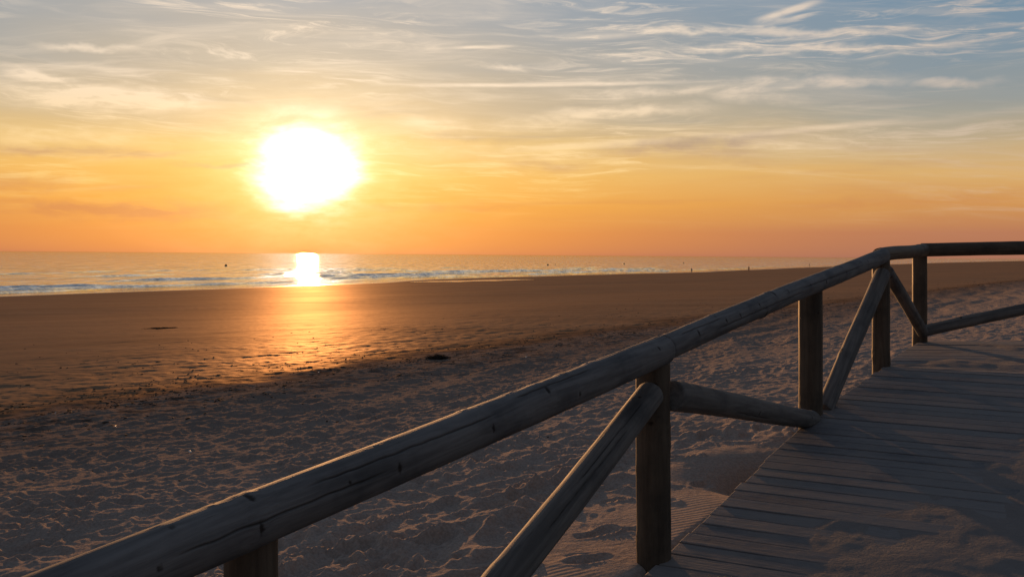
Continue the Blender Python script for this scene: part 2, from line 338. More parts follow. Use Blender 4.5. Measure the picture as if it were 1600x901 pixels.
def sand_beach(k, p, out):
    g = k.n('ShaderNodeNewGeometry').outputs['Position']
    tr, rp, ws_ = attr(k, 'trampled'), attr(k, 'ripple'), attr(k, 'shore')
    n1 = k.noise(g, 1.2, 5, .6); n2 = k.noise(g, 60, 3, .6); n3 = k.noise(g, .25, 4, .5)
    dry = k.mix(n1, (.34, .28, .235), (.47, .395, .335))
    dry = k.mix(k.mr(n2, .3, .7), k.mix(1., dry, (.72, .72, .72), 'MULTIPLY'), dry)
    wet = k.mix(n3, (.085, .047, .027), (.125, .070, .040))
    moist_shade = k.mr(attr(k, 'edge'), 2.5, 12.5, 0., .55)  # darker seaward: damp sand, with shade of the rough bumps put into the colour
    dry = k.mix(moist_shade, dry, (.125, .088, .064))
    # dark flecks of weed and shell grit on the firm sand
    fl = k.noise(k.n('ShaderNodeVectorMath', operation='MULTIPLY').outputs[0], 1)
    mp = k.n('ShaderNodeMapping'); k.put(mp.inputs[0], g); mp.inputs['Rotation'].default_value = (0, 0, R(-55)); mp.inputs['Scale'].default_value = (1, 3.5, 1)
    f1 = k.noise(mp.outputs[0], 2.2, 8, .7)
    weed = k.m('MULTIPLY', k.mr(f1, .60, .72), k.mr(k.noise(g, .3, 3, .5, 0, w=4.), .45, .65))
    wet = k.mix(k.m('MULTIPLY', weed, .6), wet, (.035, .028, .022))
    dist_ = attr(k, 'edge')                                       # distance seaward, metres
    strand = k.m('MULTIPLY', k.mr(dist_, 8.0, 12.4), k.mr(dist_, 14.2, 12.4))
    f2 = k.noise(g, 2.6, 8, .74, 0, w=2.)
    f3 = k.noise(g, .9, 3, .6, 0, w=7.)
    base = k.mix(tr, wet, dry)
    base = k.mix(k.m('MULTIPLY', strand, k.m('MULTIPLY', k.mr(f2, .47, .56, 0., .65), k.mr(f3, .3, .6, .5, 1.))), base, (.040, .030, .024))
    crumbs = k.m('MULTIPLY', k.mr(k.noise(g, 3.0, 7, .72, 0, w=11.), .54, .62), k.m('MULTIPLY', k.mr(dist_, 34., 12.5), k.mr(dist_, 9.5, 12.2)))
    base = k.mix(k.m('MULTIPLY', crumbs, .7), base, (.032, .024, .018))
    film = k.mr(ws_, 5., 0.)                                     # water still lying on the sand
    base = k.mix(film, base, (.10, .065, .045))
    k.put(p.inputs['Base Color'], base)
    rg = k.mix(tr, k.mix(k.noise(g, .12, 3, .5, 0, w=9.), (.54,)*3, (.66,)*3), (.95,)*3)
    sp_ = k.n('ShaderNodeSeparateColor'); k.put(sp_.inputs[0], rg)
    ro = k.m('SUBTRACT', sp_.outputs[0], k.m('MULTIPLY', film, .5))
    k.put(p.inputs['Roughness'], ro)
    k.put(p.inputs['Specular IOR Level'], k.mr(tr, 0., 1., .0, .0, 'LINEAR'))
    gl = k.n('ShaderNodeBsdfGlossy'); k.put(gl.inputs['Color'], k.mix(film, (1, .74, .50), (1, .94, .86)))      # wet sheen of the firm sand, the sun's orange glow put into its tint
    k.put(gl.inputs['Roughness'], ro)
    mx = k.n('ShaderNodeMixShader'); k.put(mx.inputs[0], k.m('MULTIPLY', k.m('MULTIPLY', k.mr(dist_, 11.6, 15.0, 0., .17), k.mr(k.noise(mp.outputs[0], .16, 5, .6, 0, w=5.), .3, .7, .82, 1.15, 'LINEAR')), k.m('ADD', 1., k.m('MULTIPLY', film, 3.6))))
    k.nt.links.new(p.outputs[0], mx.inputs[1]); k.nt.links.new(gl.outputs[0], mx.inputs[2]); k.nt.links.new(mx.outputs[0], out.inputs[0])
    # bump: grain + fine crumbs + wind ripples
    mr_ = k.n('ShaderNodeMapping'); k.put(mr_.inputs[0], g); mr_.inputs['Rotation'].default_value = (0, 0, R(-24))
    wv_ = k.n('ShaderNodeTexWave', wave_type='BANDS', bands_direction='Y', wave_profile='SIN')
    wv_.inputs['Scale'].default_value = 7.5; wv_.inputs['Distortion'].default_value = 5.0; wv_.inputs['Detail'].default_value = 1.5; wv_.inputs['Detail Scale'].default_value = .35
    k.put(wv_.inputs['Vector'], mr_.outputs[0])
    hh = k.m('MULTIPLY', k.m('MULTIPLY', wv_.outputs[1], rp), .17)
    hh = k.m('ADD', hh, k.m('MULTIPLY', k.noise(g, 26, 5, .65), k.m('MULTIPLY', k.mr(tr, 0., 1., .16, .9, 'LINEAR'), k.m('SUBTRACT', 1., k.m('MULTIPLY', rp, .7)))))
    hh = k.m('ADD', hh, k.m('MULTIPLY', k.m('MULTIPLY', k.noise(g, 9, 4, .6), tr), k.m('SUBTRACT', 1.6, k.m('MULTIPLY', rp, 1.5))))
    hh = k.m('ADD', k.m('MULTIPLY', hh, k.m('SUBTRACT', 1., k.m('MULTIPLY', film, .9))), k.m('MULTIPLY', k.m('MULTIPLY', k.noise(g, 1.6, 4, .6, 0, w=13.), film), 6.))
    bp = bump(k, p, hh, 1., .011); k.put(gl.inputs['Normal'], bp.outputs[0])
M_sand = mat('sand', sand_beach)

def water_m(k, p, out):
    g = k.n('ShaderNodeNewGeometry').outputs['Position']
    def mp_(sx, sy, rz=0):
        m_ = k.n('ShaderNodeMapping'); k.put(m_.inputs[0], g); m_.inputs['Scale'].default_value = (sx, sy, 1); m_.inputs['Rotation'].default_value = (0, 0, R(rz)); return m_.outputs[0]
    # long crests rolling in from the west, finer chop on top
    a1 = k.noise(mp_(.12, 1), .11, 4, .6); a2 = k.noise(mp_(.12, 1), .95, 4, .6)
    calm = attr(k, 'calm')
    chop = k.mr(k.noise(mp_(1, .07, 12), .55, 4, .7, 0, w=16.), .38, .62, 0., 1., 'LINEAR')
    patch = k.mr(k.noise(mp_(.12, 1), .035, 6, .7, 0, w=6.), .38, .62, .55, 1.3, 'LINEAR')
    hh = k.m('ADD', k.m('MULTIPLY', a1, 1.25), k.m('MULTIPLY', a2, .30))
    hh = k.m('MULTIPLY', k.m('MULTIPLY', hh, calm), patch)
    bp = bump(k, p, hh, 1., .42)
    foam = attr(k, 'foam')
    fn = k.noise(mp_(1, 2.2, -55), .55, 6, .7, 0, w=3.)
    ff = k.m('MULTIPLY', k.mr(fn, .38, .6), foam, clamp=True)
    k.put(p.inputs['Base Color'], k.mix(ff, (.026, .034, .036), (.78, .78, .78)))
    p.inputs['Roughness'].default_value = .9; p.inputs['Specular IOR Level'].default_value = 0
    gl = k.n('ShaderNodeBsdfGlossy', distribution='BECKMANN'); gl.inputs['Color'].default_value = (1, 1, 1, 1)
    k.put(gl.inputs['Roughness'], k.mr(chop, 0., 1., .02, .13, 'LINEAR')); k.put(gl.inputs['Normal'], bp.outputs[0])
    fr = k.n('ShaderNodeFresnel'); fr.inputs['IOR'].default_value = 1.333; k.put(fr.inputs['Normal'], bp.outputs[0])
    mx = k.n('ShaderNodeMixShader'); k.put(mx.inputs[0], k.m('MULTIPLY', k.m('MULTIPLY', fr.outputs[0], k.mr(chop, 0., 1., .82, .55, 'LINEAR')), k.m('SUBTRACT', 1., k.m('MULTIPLY', ff, .85))))
    k.nt.links.new(p.outputs[0], mx.inputs[1]); k.nt.links.new(gl.outputs[0], mx.inputs[2]); k.nt.links.new(mx.outputs[0], out.inputs[0])
M_water = mat('sea_water', water_m)
def pool_m(k, p, out):
    p.inputs['Base Color'].default_value = (.05, .045, .04, 1); p.inputs['Roughness'].default_value = .06; p.inputs['IOR'].default_value = 1.333
    g = k.n('ShaderNodeNewGeometry').outputs['Position']; bump(k, p, k.noise(g, 2.5, 3, .5), 1., .14)
M_pool = mat('pool_water', pool_m)

def wood(name, c1, c2, dark, rough=.62, log=True, sandy=0.):
    def f(k, p, out):
        o = k.n('ShaderNodeTexCoord').outputs['Object']
        oi = k.n('ShaderNodeObjectInfo').outputs['Random']
        add = k.n('ShaderNodeVectorMath', operation='ADD'); k.put(add.inputs[0], o); k.put(add.inputs[1], k.xyz(k.m('MULTIPLY', oi, 17.), 0., k.m('MULTIPLY', oi, 31.)))
        mp = k.n('ShaderNodeMapping'); k.put(mp.inputs[0], add.outputs[0]); mp.inputs['Scale'].default_value = (1, 1, .07)
        g1 = k.noise(mp.outputs[0], 26, 6, .65, .6); g2 = k.noise(mp.outputs[0], 120, 4, .6)
        g3 = k.noise(add.outputs[0], 3.2, 4, .6)
        col = k.mix(k.mr(g1, .3, .7), c1, c2)
        col = k.mix(k.mr(g3, .45, .72), col, k.mix(1., col, (.55, .58, .62), 'MULTIPLY'))
        kn, cr = attr(k, 'knot'), attr(k, 'crack')
        col = k.mix(k.m('MULTIPLY', k.mr(kn, .25, .8), .9), col, dark)
        col = k.mix(k.m('MULTIPLY', cr, .72), col, (.02, .016, .012))
        fine = k.mr(g2, .62, .78)
        col = k.mix(k.m('MULTIPLY', fine, .55), col, dark)
        k.put(p.inputs['Base Color'], col)
        k.put(p.inputs['Roughness'], k.mr(g1, .2, .8, rough-.1, rough+.15, 'LINEAR'))
        p.inputs['Specular IOR Level'].default_value = .2
        bump(k, p, k.m('ADD', k.m('MULTIPLY', g1, .8), k.m('MULTIPLY', g2, .35)), .8, .0035)
    return mat(name, f)
M_rail = wood('weathered_rail_wood', (.098, .096, .092), (.215, .208, .196), (.022, .016, .012), .74)
M_post = wood('treated_post_wood', (.080, .060, .041), (.140, .108, .074), (.022, .013, .008), .6)
M_brace = wood('weathered_brace_wood', (.100, .096, .088), (.210, .200, .180), (.022, .016, .012), .76)

def deck_m(k, p, out):
    g = k.n('ShaderNodeNewGeometry').outputs['Position']
    tone = attr(k, 'tone'); al = k.n('ShaderNodeAttribute'); al.attribute_name = 'bco'
    mp = k.n('ShaderNodeMapping'); k.put(mp.inputs[0], al.outputs['Vector']); mp.inputs['Scale'].default_value = (.08, 1, 1)
    g1 = k.noise(mp.outputs[0], 40, 6, .65, .5); g2 = k.noise(mp.outputs[0], 160, 4, .6)
    col = k.mix(k.mr(g1, .3, .7), (.112, .116, .120), (.185, .188, .190))
    col = k.mix(1., col, k.mix(tone, (.62, .64, .68), (1.28, 1.24, 1.2)), 'MULTIPLY')
    col = k.mix(k.m('MULTIPLY', k.mr(g2, .6, .75), .6), col, (.03, .026, .022))
    # blown sand lying on the boards
    dn = k.noise(g, 3.5, 7, .68); dn2 = k.noise(g, .9, 3, .5, 0, w=2.)
    dust = k.mr(k.m('ADD', dn, k.m('MULTIPLY', dn2, .7)), .62, .98, .12, .85)
    col = k.mix(dust, col, (.215, .20, .185))
    k.put(p.inputs['Base Color'], col); p.inputs['Roughness'].default_value = .78
    p.inputs['Specular IOR Level'].default_value = .22
    bump(k, p, k.m('ADD', g1, k.m('MULTIPLY', dn, 1.6)), .8, .004)
M_deck = mat('weathered_deck_boards', deck_m)
def drift_m(k, p, out):
    g = k.n('ShaderNodeNewGeometry').outputs['Position']
    k.put(p.inputs['Base Color'], k.mix(k.noise(g, 5, 6, .65), (.165, .152, .142), (.25, .230, .212)))
    p.inputs['Roughness'].default_value = .95; p.inputs['Specular IOR Level'].default_value = .1
    bump(k, p, k.m('ADD', k.noise(g, 14, 6, .7), k.m('MULTIPLY', k.noise(g, 70, 3, .6), .3)), 1., .010)
M_drift = mat('drift_sand', drift_m)
def plain(name, c, rough=.7, n=.25, scale=20, **kw):
    def f(k, p, out):
        o = k.n('ShaderNodeTexCoord').outputs['Object']
        k.put(p.inputs['Base Color'], k.mix(k.noise(o, scale, 4, .6), tuple(v*(1-n) for v in c), tuple(min(1, v*(1+n)) for v in c)))
        p.inputs['Roughness'].default_value = rough
    return mat(name, f)
M_skin = plain('skin', (.30, .17, .11)); M_hair = plain('dark_hair', (.02, .015, .012)); M_cloth = plain('swim_shorts', (.03, .04, .08))
M_buoy = plain('buoy_plastic', (.30, .16, .03), .45); M_iron = plain('buoy_iron', (.04, .04, .04), .6)
M_weed = plain('dried_seaweed', (.040, .030, .022), 1., .5); M_blade = plain('beach_grass', (.075, .085, .035), .6, .4)
M_shell = plain('white_shell', (.75, .72, .66), .4, .1); M_bolt = plain('rusty_bolt', (.05, .03, .02), .6)

# ------------------------------------------------------------------ beach (one sheet, denser in front)
a_in = np.arange(-36, 36.001, .085)
l1, ang_ = [], a_in[-1]; stp = .085
while ang_ < 178: stp = min(stp*1.25, 6); ang_ += stp; l1.append(ang_)
angs = np.radians(np.concatenate([-np.array(l1[::-1]), a_in, np.array(l1)]))
rads = [.25]
while rads[-1] < 3.: rads.append(rads[-1]*1.10)
while rads[-1] < 60: rads.append(rads[-1]*(1.0031 if rads[-1] < 30 else 1.006))
while rads[-1] < 9000: rads.append(rads[-1]*1.02)
rads = np.array(rads)
RR, AA = np.meshgrid(rads, angs, indexing='ij')
X = RR*np.sin(AA); Y = RR*np.cos(AA)
Z, TR, RP, TT, WS, ED = terrain_h(X, Y)
me = grid_mesh('beach', np.stack([X, Y, Z], -1)[:, ::-1], {'trampled': TR[:, ::-1], 'ripple': RP[:, ::-1], 'shore': WS[:, ::-1], 'edge': ED[:, ::-1]}, wrap=False)
beach = link_mesh('beach', me, M_sand); tag(beach, kind='structure')

# ------------------------------------------------------------------ sea
a2 = np.radians(np.concatenate([np.arange(-179, -45, 3), np.arange(-45, 60, .12), np.arange(60, 180, 3)]))
r2 = [40.]
while r2[-1] < 600: r2.append(r2[-1]*1.0045)
while r2[-1] < 30000: r2.append(r2[-1]*1.03)
r2 = np.array(r2)
RR, AA = np.meshgrid(r2, a2, indexing='ij'); X = RR*np.sin(AA); Y = RR*np.cos(AA)
U, V = uv(X, Y); off_ = V-vshore(U)
wob_ = 5*fbm(U*.012, V*.012, 2, 201)
H = 0*X; FO = 0*X
near = sm(RR, 700, 250)
for (o_, a_, wd, s_) in ((6, .14, 1.4, 1), (12, .26, 2.0, 2), (19, .40, 2.4, 3), (28, .45, 2.6, 4), (38, .40, 3.0, 5), (52, .34, 3.0, 6), (72, .30, 3.2, 7), (100, .25, 3.5, 8)):
    pos = o_+wob_*(.3+o_/60)+2.0*gn2(U*.03, V*0+s_*3.3, 210+s_)
    amp = a_*(1.15*sm(gn2(U*.022, V*0+s_*1.7, 220+s_), -.25, .2)*(.75+.45*gn2(U*.16, V*0+s_*2.7, 260+s_)))
    d_ = off_-pos
    H += amp*np.where(d_ < 0, np.exp(-(d_/(wd*.33))**2), np.exp(-(d_/wd)**2))
    FO += sm(amp, .22, .40)*np.exp(-((d_+wd*.35)/(wd*.4))**2)*sm(off_, 45, 10)*.35
H += near*(.055*fbm(U*.09, V*.22, 4, 231))*sm(off_, 2, 30)
FO += np.exp(-((off_-1.2-1.2*gn2(U*.06, V*0+.5, 240))/1.2)**2)*.9+.5*np.exp(-((off_-6)/2.0)**2)*sm(gn2(U*.05, V*0, 250), -.1, .4)
H = H*sm(off_, -3, 3)*near
CALM = sm(off_, 1, 16)*.7+.3
me = grid_mesh('sea', np.stack([X, Y, H], -1)[:, ::-1], {'foam': np.clip(FO, 0, 1)[:, ::-1], 'calm': CALM[:, ::-1]})
sea = link_mesh('sea', me, M_water); tag(sea, kind='structure')

# tide pool left behind on the flat sand, long and thin along the shore
def pool(name, u0, u1, v0, wid, seed):
    n_, m_ = 90, 12
    us = np.linspace(u0, u1, n_)[:, None]; t_ = np.linspace(0, 1, n_)[:, None]; w_ = np.linspace(-1, 1, m_)[None, :]
    half = wid*np.sqrt(np.clip(np.sin(np.pi*t_), 0, 1))*(.75+.5*gn2(us*.12, us*0, seed))
    vv = v0+(us-u0)*.02+1.5*gn2(us*.05, us*0+2, seed+1)+w_*half
    uu = us+0*w_
    x = uu*nU[0]+vv*nV[0]; y = uu*nU[1]+vv*nV[1]
    z = terrain_h(x, y)[0]; zc = z[:, m_//2:m_//2+1]
    zz = np.maximum(z, zc)*0+np.convolve(np.pad(zc[:, 0], 10, 'edge'), np.ones(21)/21, 'valid')[:, None]+.05+0*w_
    o = link_mesh(name, grid_mesh(name, np.stack([x, y, zz], -1)), M_pool); tag(o, kind='structure'); return o, (x, y, zz)
PL = at(655, 439.5, 1); 
def ground_hit(px, py):
    d0 = at(px, py, 1)-Vector((0, 0, EYE)); ts = np.exp(np.linspace(math.log(2.5), math.log(2500), 4000))
    z = terrain_h(d0.x*ts, d0.y*ts)[0]; z = np.maximum(z, 0); k_ = np.argmax(EYE+d0.z*ts < z)
    t_ = ts[max(k_, 1)]; return Vector((d0.x*t_, d0.y*t_, float(z[max(k_, 1)])))
p0, p1 = ground_hit(640, 441), ground_hit(835, 437)
u0, v0 = uv(p0.x, p0.y); u1, v1 = uv(p1.x, p1.y)
def pool2(name, p0, p1, wid, seed):
    n_, m_ = 120, 10
    P0, P1 = np.array(p0[:2]), np.array(p1[:2]); dr = P1-P0; nn = np.array([-dr[1], dr[0]])/np.hypot(*dr)
    t_ = np.linspace(0, 1, n_)[:, None]; w_ = np.linspace(-1, 1, m_)[None, :]
    half = wid*(np.clip(t_*(1-t_)*4, 0, 1)**.6)*(.8+.5*gn2(t_*7, t_*0, seed))
    cc = w_*half+wid*.5*gn2(t_*4, t_*0+3, seed)
    x = P0[0]+dr[0]*t_+nn[0]*cc; y = P0[1]+dr[1]*t_+nn[1]*cc
    z = terrain_h(x, y)[0]
    zl = np.linspace(z[0].max(), z[-1].max(), n_)[:, None]
    zz = 0*x+z.max()*.0+ (np.maximum(z.max(axis=1, keepdims=True), zl)).max()*0 + z.max(axis=1, keepdims=True)+.012
    k_ = np.ones(15)/15; zz = np.convolve(np.pad(zz[:, 0], 7, 'edge'), k_, 'valid')[:, None]+.02+0*x
    o = link_mesh(name, grid_mesh(name, np.stack([x, y, zz], -1)[::-1]), M_pool); tag(o, kind='structure'); return o
pool2('tide_pool', p0, p1, 4.6, 301)

# ------------------------------------------------------------------ boardwalk
def clip(poly, nx, ny, c):                                        # keep nx*x+ny*y >= c
    out = []
    for i in range(len(poly)):
        p, q = poly[i], poly[(i+1) % len(poly)]
        dp, dq = nx*p[0]+ny*p[1]-c, nx*q[0]+ny*q[1]-c
        if dp >= 0: out.append(p)
        if (dp >= 0) != (dq >= 0):
            t = dp/(dp-dq); out.append((p[0]+(q[0]-p[0])*t, p[1]+(q[1]-p[1])*t))
    return out
walk = empty('boardwalk', (2, 5, 3.5), kind='structure')
bm = bmesh.new(); lt = bm.verts.layers.float.new('tone'); lb = bm.verts.layers.float_vector.new('bco')
rng = random.Random(3)
def board(poly, dirv, z0, dz, th=.034):
    if len(poly) < 3: return
    a = sum((poly[i][0]*poly[(i+1) % len(poly)][1]-poly[(i+1) % len(poly)][0]*poly[i][1]) for i in range(len(poly)))
    if abs(a) < .01: return
    if a < 0: poly = poly[::-1]
    tone = rng.random(); sh = rng.random()*40
    top, bot = [], []
    for (x, y) in poly:
        z = float(deckz(x, y))+dz
        for lst, zz in ((top, z), (bot, z-th)):
            v = bm.verts.new((x, y, zz)); v[lt] = tone
            v[lb] = Vector((x*dirv[0]+y*dirv[1]+sh, -x*dirv[1]+y*dirv[0]+sh, zz)); lst.append(v)
    bm.faces.new(top); bm.faces.new(bot[::-1])
    n_ = len(top)
    for i in range(n_): bm.faces.new((top[i], bot[i], bot[(i+1) % n_], top[(i+1) % n_]))
qD = q_of(D_+off)
def board_run(region, dirv, perp, q0, q1, pitch, gap):
    q = q0
    while q < q1:
        w = pitch-gap+rng.uniform(-.004, .002)
        poly = list(region)
        poly = clip(poly, perp[0], perp[1], q); poly = clip(poly, -perp[0], -perp[1], -(q+w))
        if len(poly) >= 3:
            cxm = sum(p[0] for p in poly)/len(poly); cym = sum(p[1] for p in poly)/len(poly)
            # ragged sawn ends on the open side
            if False:
                lo = min(p[0]*dirv[0]+p[1]*dirv[1] for p in poly)
                poly = clip(poly, dirv[0], dirv[1], lo+rng.uniform(0, .022))
            qq = q+w/2
            z = float(np.interp(qq if perp[0] > .1 else 50, [a for a, _ in ZQ], [c for _, c in ZQ]))
            board(poly, dirv, z, rng.uniform(-.0025, .0025))
        q += pitch
e = EDGE; far = 9.88
def edge_poly(i, j, ext=7.):
    p, q = e[i], e[j]
    return [(p.x, p.y), (p.x+bd.x*ext, p.y+bd.y*ext), (q.x+bd.x*ext, q.y+bd.y*ext), (q.x, q.y)]
qs = [q_of(p) for p in e]
pitch = .138; q = -3.2
# the ramp: boards square to the walk
ramp_poly_l = [(p.x, p.y) for p in e[:5]]
while q < qD-.02:
    w = pitch-.012+rng.uniform(-.003, .003); qe = min(q+w, qD-.008)
    def lx(qv):  # left end point on the edge polyline at a given q
        for i in range(len(e)-1):
            if qs[i] <= qv <= qs[i+1]:
                t = (qv-qs[i])/(qs[i+1]-qs[i]); return e[i].x+(e[i+1].x-e[i].x)*t, e[i].y+(e[i+1].y-e[i].y)*t
        return e[0].x, e[0].y
    l0, l1_ = lx(q), lx(qe); j0 = rng.uniform(-.006, .014)
    L = 6.5
    poly = [(l0[0]+bd.x*j0, l0[1]+bd.y*j0), (l0[0]+bd.x*L, l0[1]+bd.y*L), (l1_[0]+bd.x*L, l1_[1]+bd.y*L), (l1_[0]+bd.x*j0, l1_[1]+bd.y*j0)]
    z = float(np.interp((q+qe)/2, [a for a, _ in ZQ], [c for _, c in ZQ]))
    board(poly, bd, z, rng.uniform(-.0025, .0025)); q += pitch
# the level landing: boards running straight across
DD = e[4]; EE = e[5]
reg = [(DD.x+.002, DD.y+.006), (DD.x+bd.x*6.5, DD.y+bd.y*6.5+.006), (16, DD.y+bd.y*6.5), (16, far), (EE.x, far)]
board_run(reg, (1, 0), (0, 1), 5.0, far, .145, .012)
me = bpy.data.meshes.new('decking'); bm.to_mesh(me); bm.free()
o = link_mesh('decking', me, M_deck, walk, smooth=False)
bv = o.modifiers.new('edge', 'BEVEL'); bv.width = .004; bv.segments = 2; bv.limit_method = 'ANGLE'
def beam(name, pts, h, w, drop, m, par):
    bm = bmesh.new()
    rings = []
    for i, (x, y, z) in enumerate(pts):
        a = Vector(pts[max(i-1, 0)]); c = Vector(pts[min(i+1, len(pts)-1)]); d = (c-a); nn = Vector((d.y, -d.x, 0)).normalized()
        p = Vector((x, y, z-drop)); rings.append([bm.verts.new(p+nn*s_*w/2+Vector((0, 0, t_))) for s_, t_ in ((-1, 0), (1, 0), (1, -h), (-1, -h))])
    for r0, r1 in zip(rings, rings[1:]):
        for k in range(4): bm.faces.new((r0[k], r1[k], r1[(k+1) % 4], r0[(k+1) % 4]))
    bm.faces.new(rings[0]); bm.faces.new(rings[-1][::-1])
    bmesh.ops.recalc_face_normals(bm, faces=bm.faces[:])
    me = bpy.data.meshes.new(name); bm.to_mesh(me); bm.free(); return link_mesh(name, me, m, par, smooth=False)
for s_ in (.10, 1.3, 2.6):
    pts = [(p.x+.87*s_, p.y-.5*s_, float(deckz(p.x+.87*s_, p.y-.5*s_))) for p in (e[0], e[1], e[2], e[3], e[4])]
    beam('joist', pts, .10, .06, .04, M_brace, walk)
beam('joist', [(EE.x-.0, far-.07, 4.15), (16, far-.07, 4.15)], .12, .06, .04, M_brace, walk)

# sand blown over the boards
n_ = 520
gy = np.linspace(.8, 9.86, n_)[None, :]+np.zeros((n_, 1)); gx = edge_x(gy)+.06+np.linspace(0, 1, n_)[:, None]**1.15*8.5
ed = -( (gx-1.02)*(-.69)+(gy-4.25)*.724 )                            # metres right of the drift's edge
ed = ed-.05+.38*fbm(gx*1.1, gy*1.1, 3, 401)+.10*fbm(gx*5, gy*5, 3, 402)
cover = sm(ed, -.35, .75)
hgt = -.008+.0135*cover+.0009*fbm(gx*2.2, gy*2.2, 3, 403)*(.5+cover)+.0007*fbm(gx*9, gy*9, 3, 404)*(.4+cover)*.8
dk_ = prints(gx+.3, gy+.1, .45, 405, .55, .14, .06, .0014, .9)
hgt += dk_*cover
far2 = sm(gy, 7.2, 8.6)*.010
zz = deckz(gx, gy)+np.minimum(hgt+far2*fbm(gx*3, gy*3, 2, 409), .022)
drift = link_mesh('sand_drift', grid_mesh('sand_drift', np.stack([gx, gy, zz], -1)), M_drift); tag(drift, kind='structure')

# ------------------------------------------------------------------ log railing
rail = empty('log_railing', (B_.x, B_.y, 3.64), label='weathered round-log railing with zigzag braces along the seaward edge of the boardwalk', cat='railing')
def make_log(name, p0, p1, r0, r1, seed, m, seg=72, ring=.02, bend=.01, knots=10, cracks=3, cap=.5, extra_knots=(), extra_cracks=()):
    rs = np.random.RandomState(seed)
    ax = (p1-p0); L = ax.length; nz = max(12, int(L/ring)); z = np.linspace(0, L, nz)
    th = np.arange(seg)/seg*2*np.pi; Zg, T = np.meshgrid(z, th, indexing='ij')
    rad = r0+(r1-r0)*Zg/L
    cxs = bend*np.sin(Zg/L*np.pi*(1+rs.rand())+rs.rand()*3)-bend*np.sin(rs.rand()*3); cys = bend*np.sin(Zg/L*np.pi*(1+rs.rand()))
    rad = rad*(1+.018*fbm(Zg*1.6, np.cos(T)*1.2+seed, 3, seed)+.012*fbm(Zg*4, np.sin(T)*2+seed*2, 2, seed+5))
    KN = 0*Zg; CR = 0*Zg
    kl = [(rs.rand()*L, rs.rand()*2*np.pi, .007+.009*rs.rand()) for _ in range(knots)]+list(extra_knots)
    for (kz, kt, ks) in kl:
        dt = (T-kt+np.pi) % (2*np.pi)-np.pi; el_ = .55+.5*rs.rand(); d2 = ((dt*r0*el_)**2+((Zg-kz)*1.25)**2)*(1+.8*gn2(Zg*60+kz, T*8, seed+31))
        rad += ks*.35*np.exp(-d2/(ks*3.0)**2)-ks*.40*np.exp(-d2/(ks*.9)**2)
        KN = np.maximum(KN, np.exp(-d2/(ks*1.1)**2))
    cl_ = [(rs.rand()*L, L*(.12+.4*rs.rand()), rs.rand()*2*np.pi) for _ in range(cracks)]+list(extra_cracks)
    for (cz, cl, ct) in cl_:
        tt = ct+.03*np.sin(Zg*3+seed)+.10*(Zg-cz)/max(cl, .1)+.05*gn2(Zg*14, Zg*0, seed+9)
        dt = np.abs((T-tt+np.pi) % (2*np.pi)-np.pi)*r0
        env = sm(np.abs(Zg-cz), cl*.5, cl*.35); wdt = max(.0022, 2*np.pi*r0/seg*.55)
        g_ = np.exp(-(dt/wdt)**2)*env; rad -= .006*g_; CR = np.maximum(CR, g_)
    x = cxs+rad*np.cos(T); y = cys+rad*np.sin(T)
    P = np.stack([x, y, Zg], -1)
    def endcap(row, dz, sgn):                                      # eased, slightly domed sawn end
        c = row.mean(axis=0); out = []
        for f_, h_ in ((.985, .35), (.95, .7), (.87, .92), (.5, 1.), (.02, 1.)):
            q_ = c+(row-c)*f_; q_[:, 2] = row[:, 2]+sgn*h_*dz; out.append(q_)
        return out
    top = endcap(P[-1], .012*cap*2, 1); bot = endcap(P[0], .012*cap*2, -1)[::-1]
    P = np.concatenate([np.array(bot), P, np.array(top)], 0)
    pad = np.zeros((5, seg)); padc = np.zeros((5, seg)); 
    KN = np.concatenate([pad, KN, pad]); CR = np.concatenate([padc, CR, padc])
    me = grid_mesh(name, P, {'knot': KN, 'crack': CR}, wrap=True)
    quat = ax.to_track_quat('Z', 'Y')
    return link_mesh(name, me, m, rail, world=Matrix.Translation(p0) @ quat.to_matrix().to_4x4())
def zaxis_angle(p0, p1, world_dir):                                # angle round the log that faces a world direction
    q_ = (p1-p0).to_track_quat('Z', 'Y'); v = q_.inverted() @ world_dir; return math.atan2(v.y, v.x) % (2*math.pi)

def onrail(px, py, d): return at(px, py, d)
# handrail centre line
P400 = at(400, 800, 2.25); PB = at(1030, 546, 4.37)
dirAB = (PB-P400)
Pst = P400-dirAB*.95-Vector((0, 0, .03))
PD = at(1377, 398, 8.11); PE = at(1441, 391.5, 9.62); 
PR = at(1441, 390, 9.62)
camdir = Vector((0, 0, EYE))
def facing(p0, p1, t): c = p0+(p1-p0)*t; return (Vector((0, 0, EYE))-c).normalized()
def kn(p0, p1, px, py, size, up=0.):
    """knot on the camera side at the spot seen at px,py"""
    L = (p1-p0).length; best = None
    ray = (at(px, py, 1)-Vector((0, 0, EYE))).normalized(); o_ = Vector((0, 0, EYE)); a = (p1-p0).normalized()
    w0 = p0-o_; bb = a.dot(ray); dd_ = a.dot(w0); ee = ray.dot(w0); den = 1-bb*bb
    s_ = (bb*ee-dd_)/den; pt = p0+a*s_; tr_ = ray*((ee-bb*dd_)/den)+o_
    offv = (tr_-pt); f_ = facing(p0, p1, s_/L); f_ = (f_-a*f_.dot(a)).normalized()
    k_ = min(1, offv.length/.069); vec = offv.normalized()*k_+f_*math.sqrt(max(0, 1-k_*k_)) if offv.length > 1e-5 else f_
    return (s_, zaxis_angle(p0, p1, vec), size)
r1ks = [kn(Pst, PB, *q_) for q_ in ((370, 785, .013), (383, 838, .010), (599, 741, .013), (832, 616, .015), (747, 678, .010), (885, 622, .009), (870, 583, .010), (1007, 551, .011), (716, 636, .008), (250, 833, .008), (320, 790, .006), (520, 765, .007))]
fa = facing(Pst, PB, .6)
L1 = (PB-Pst).length
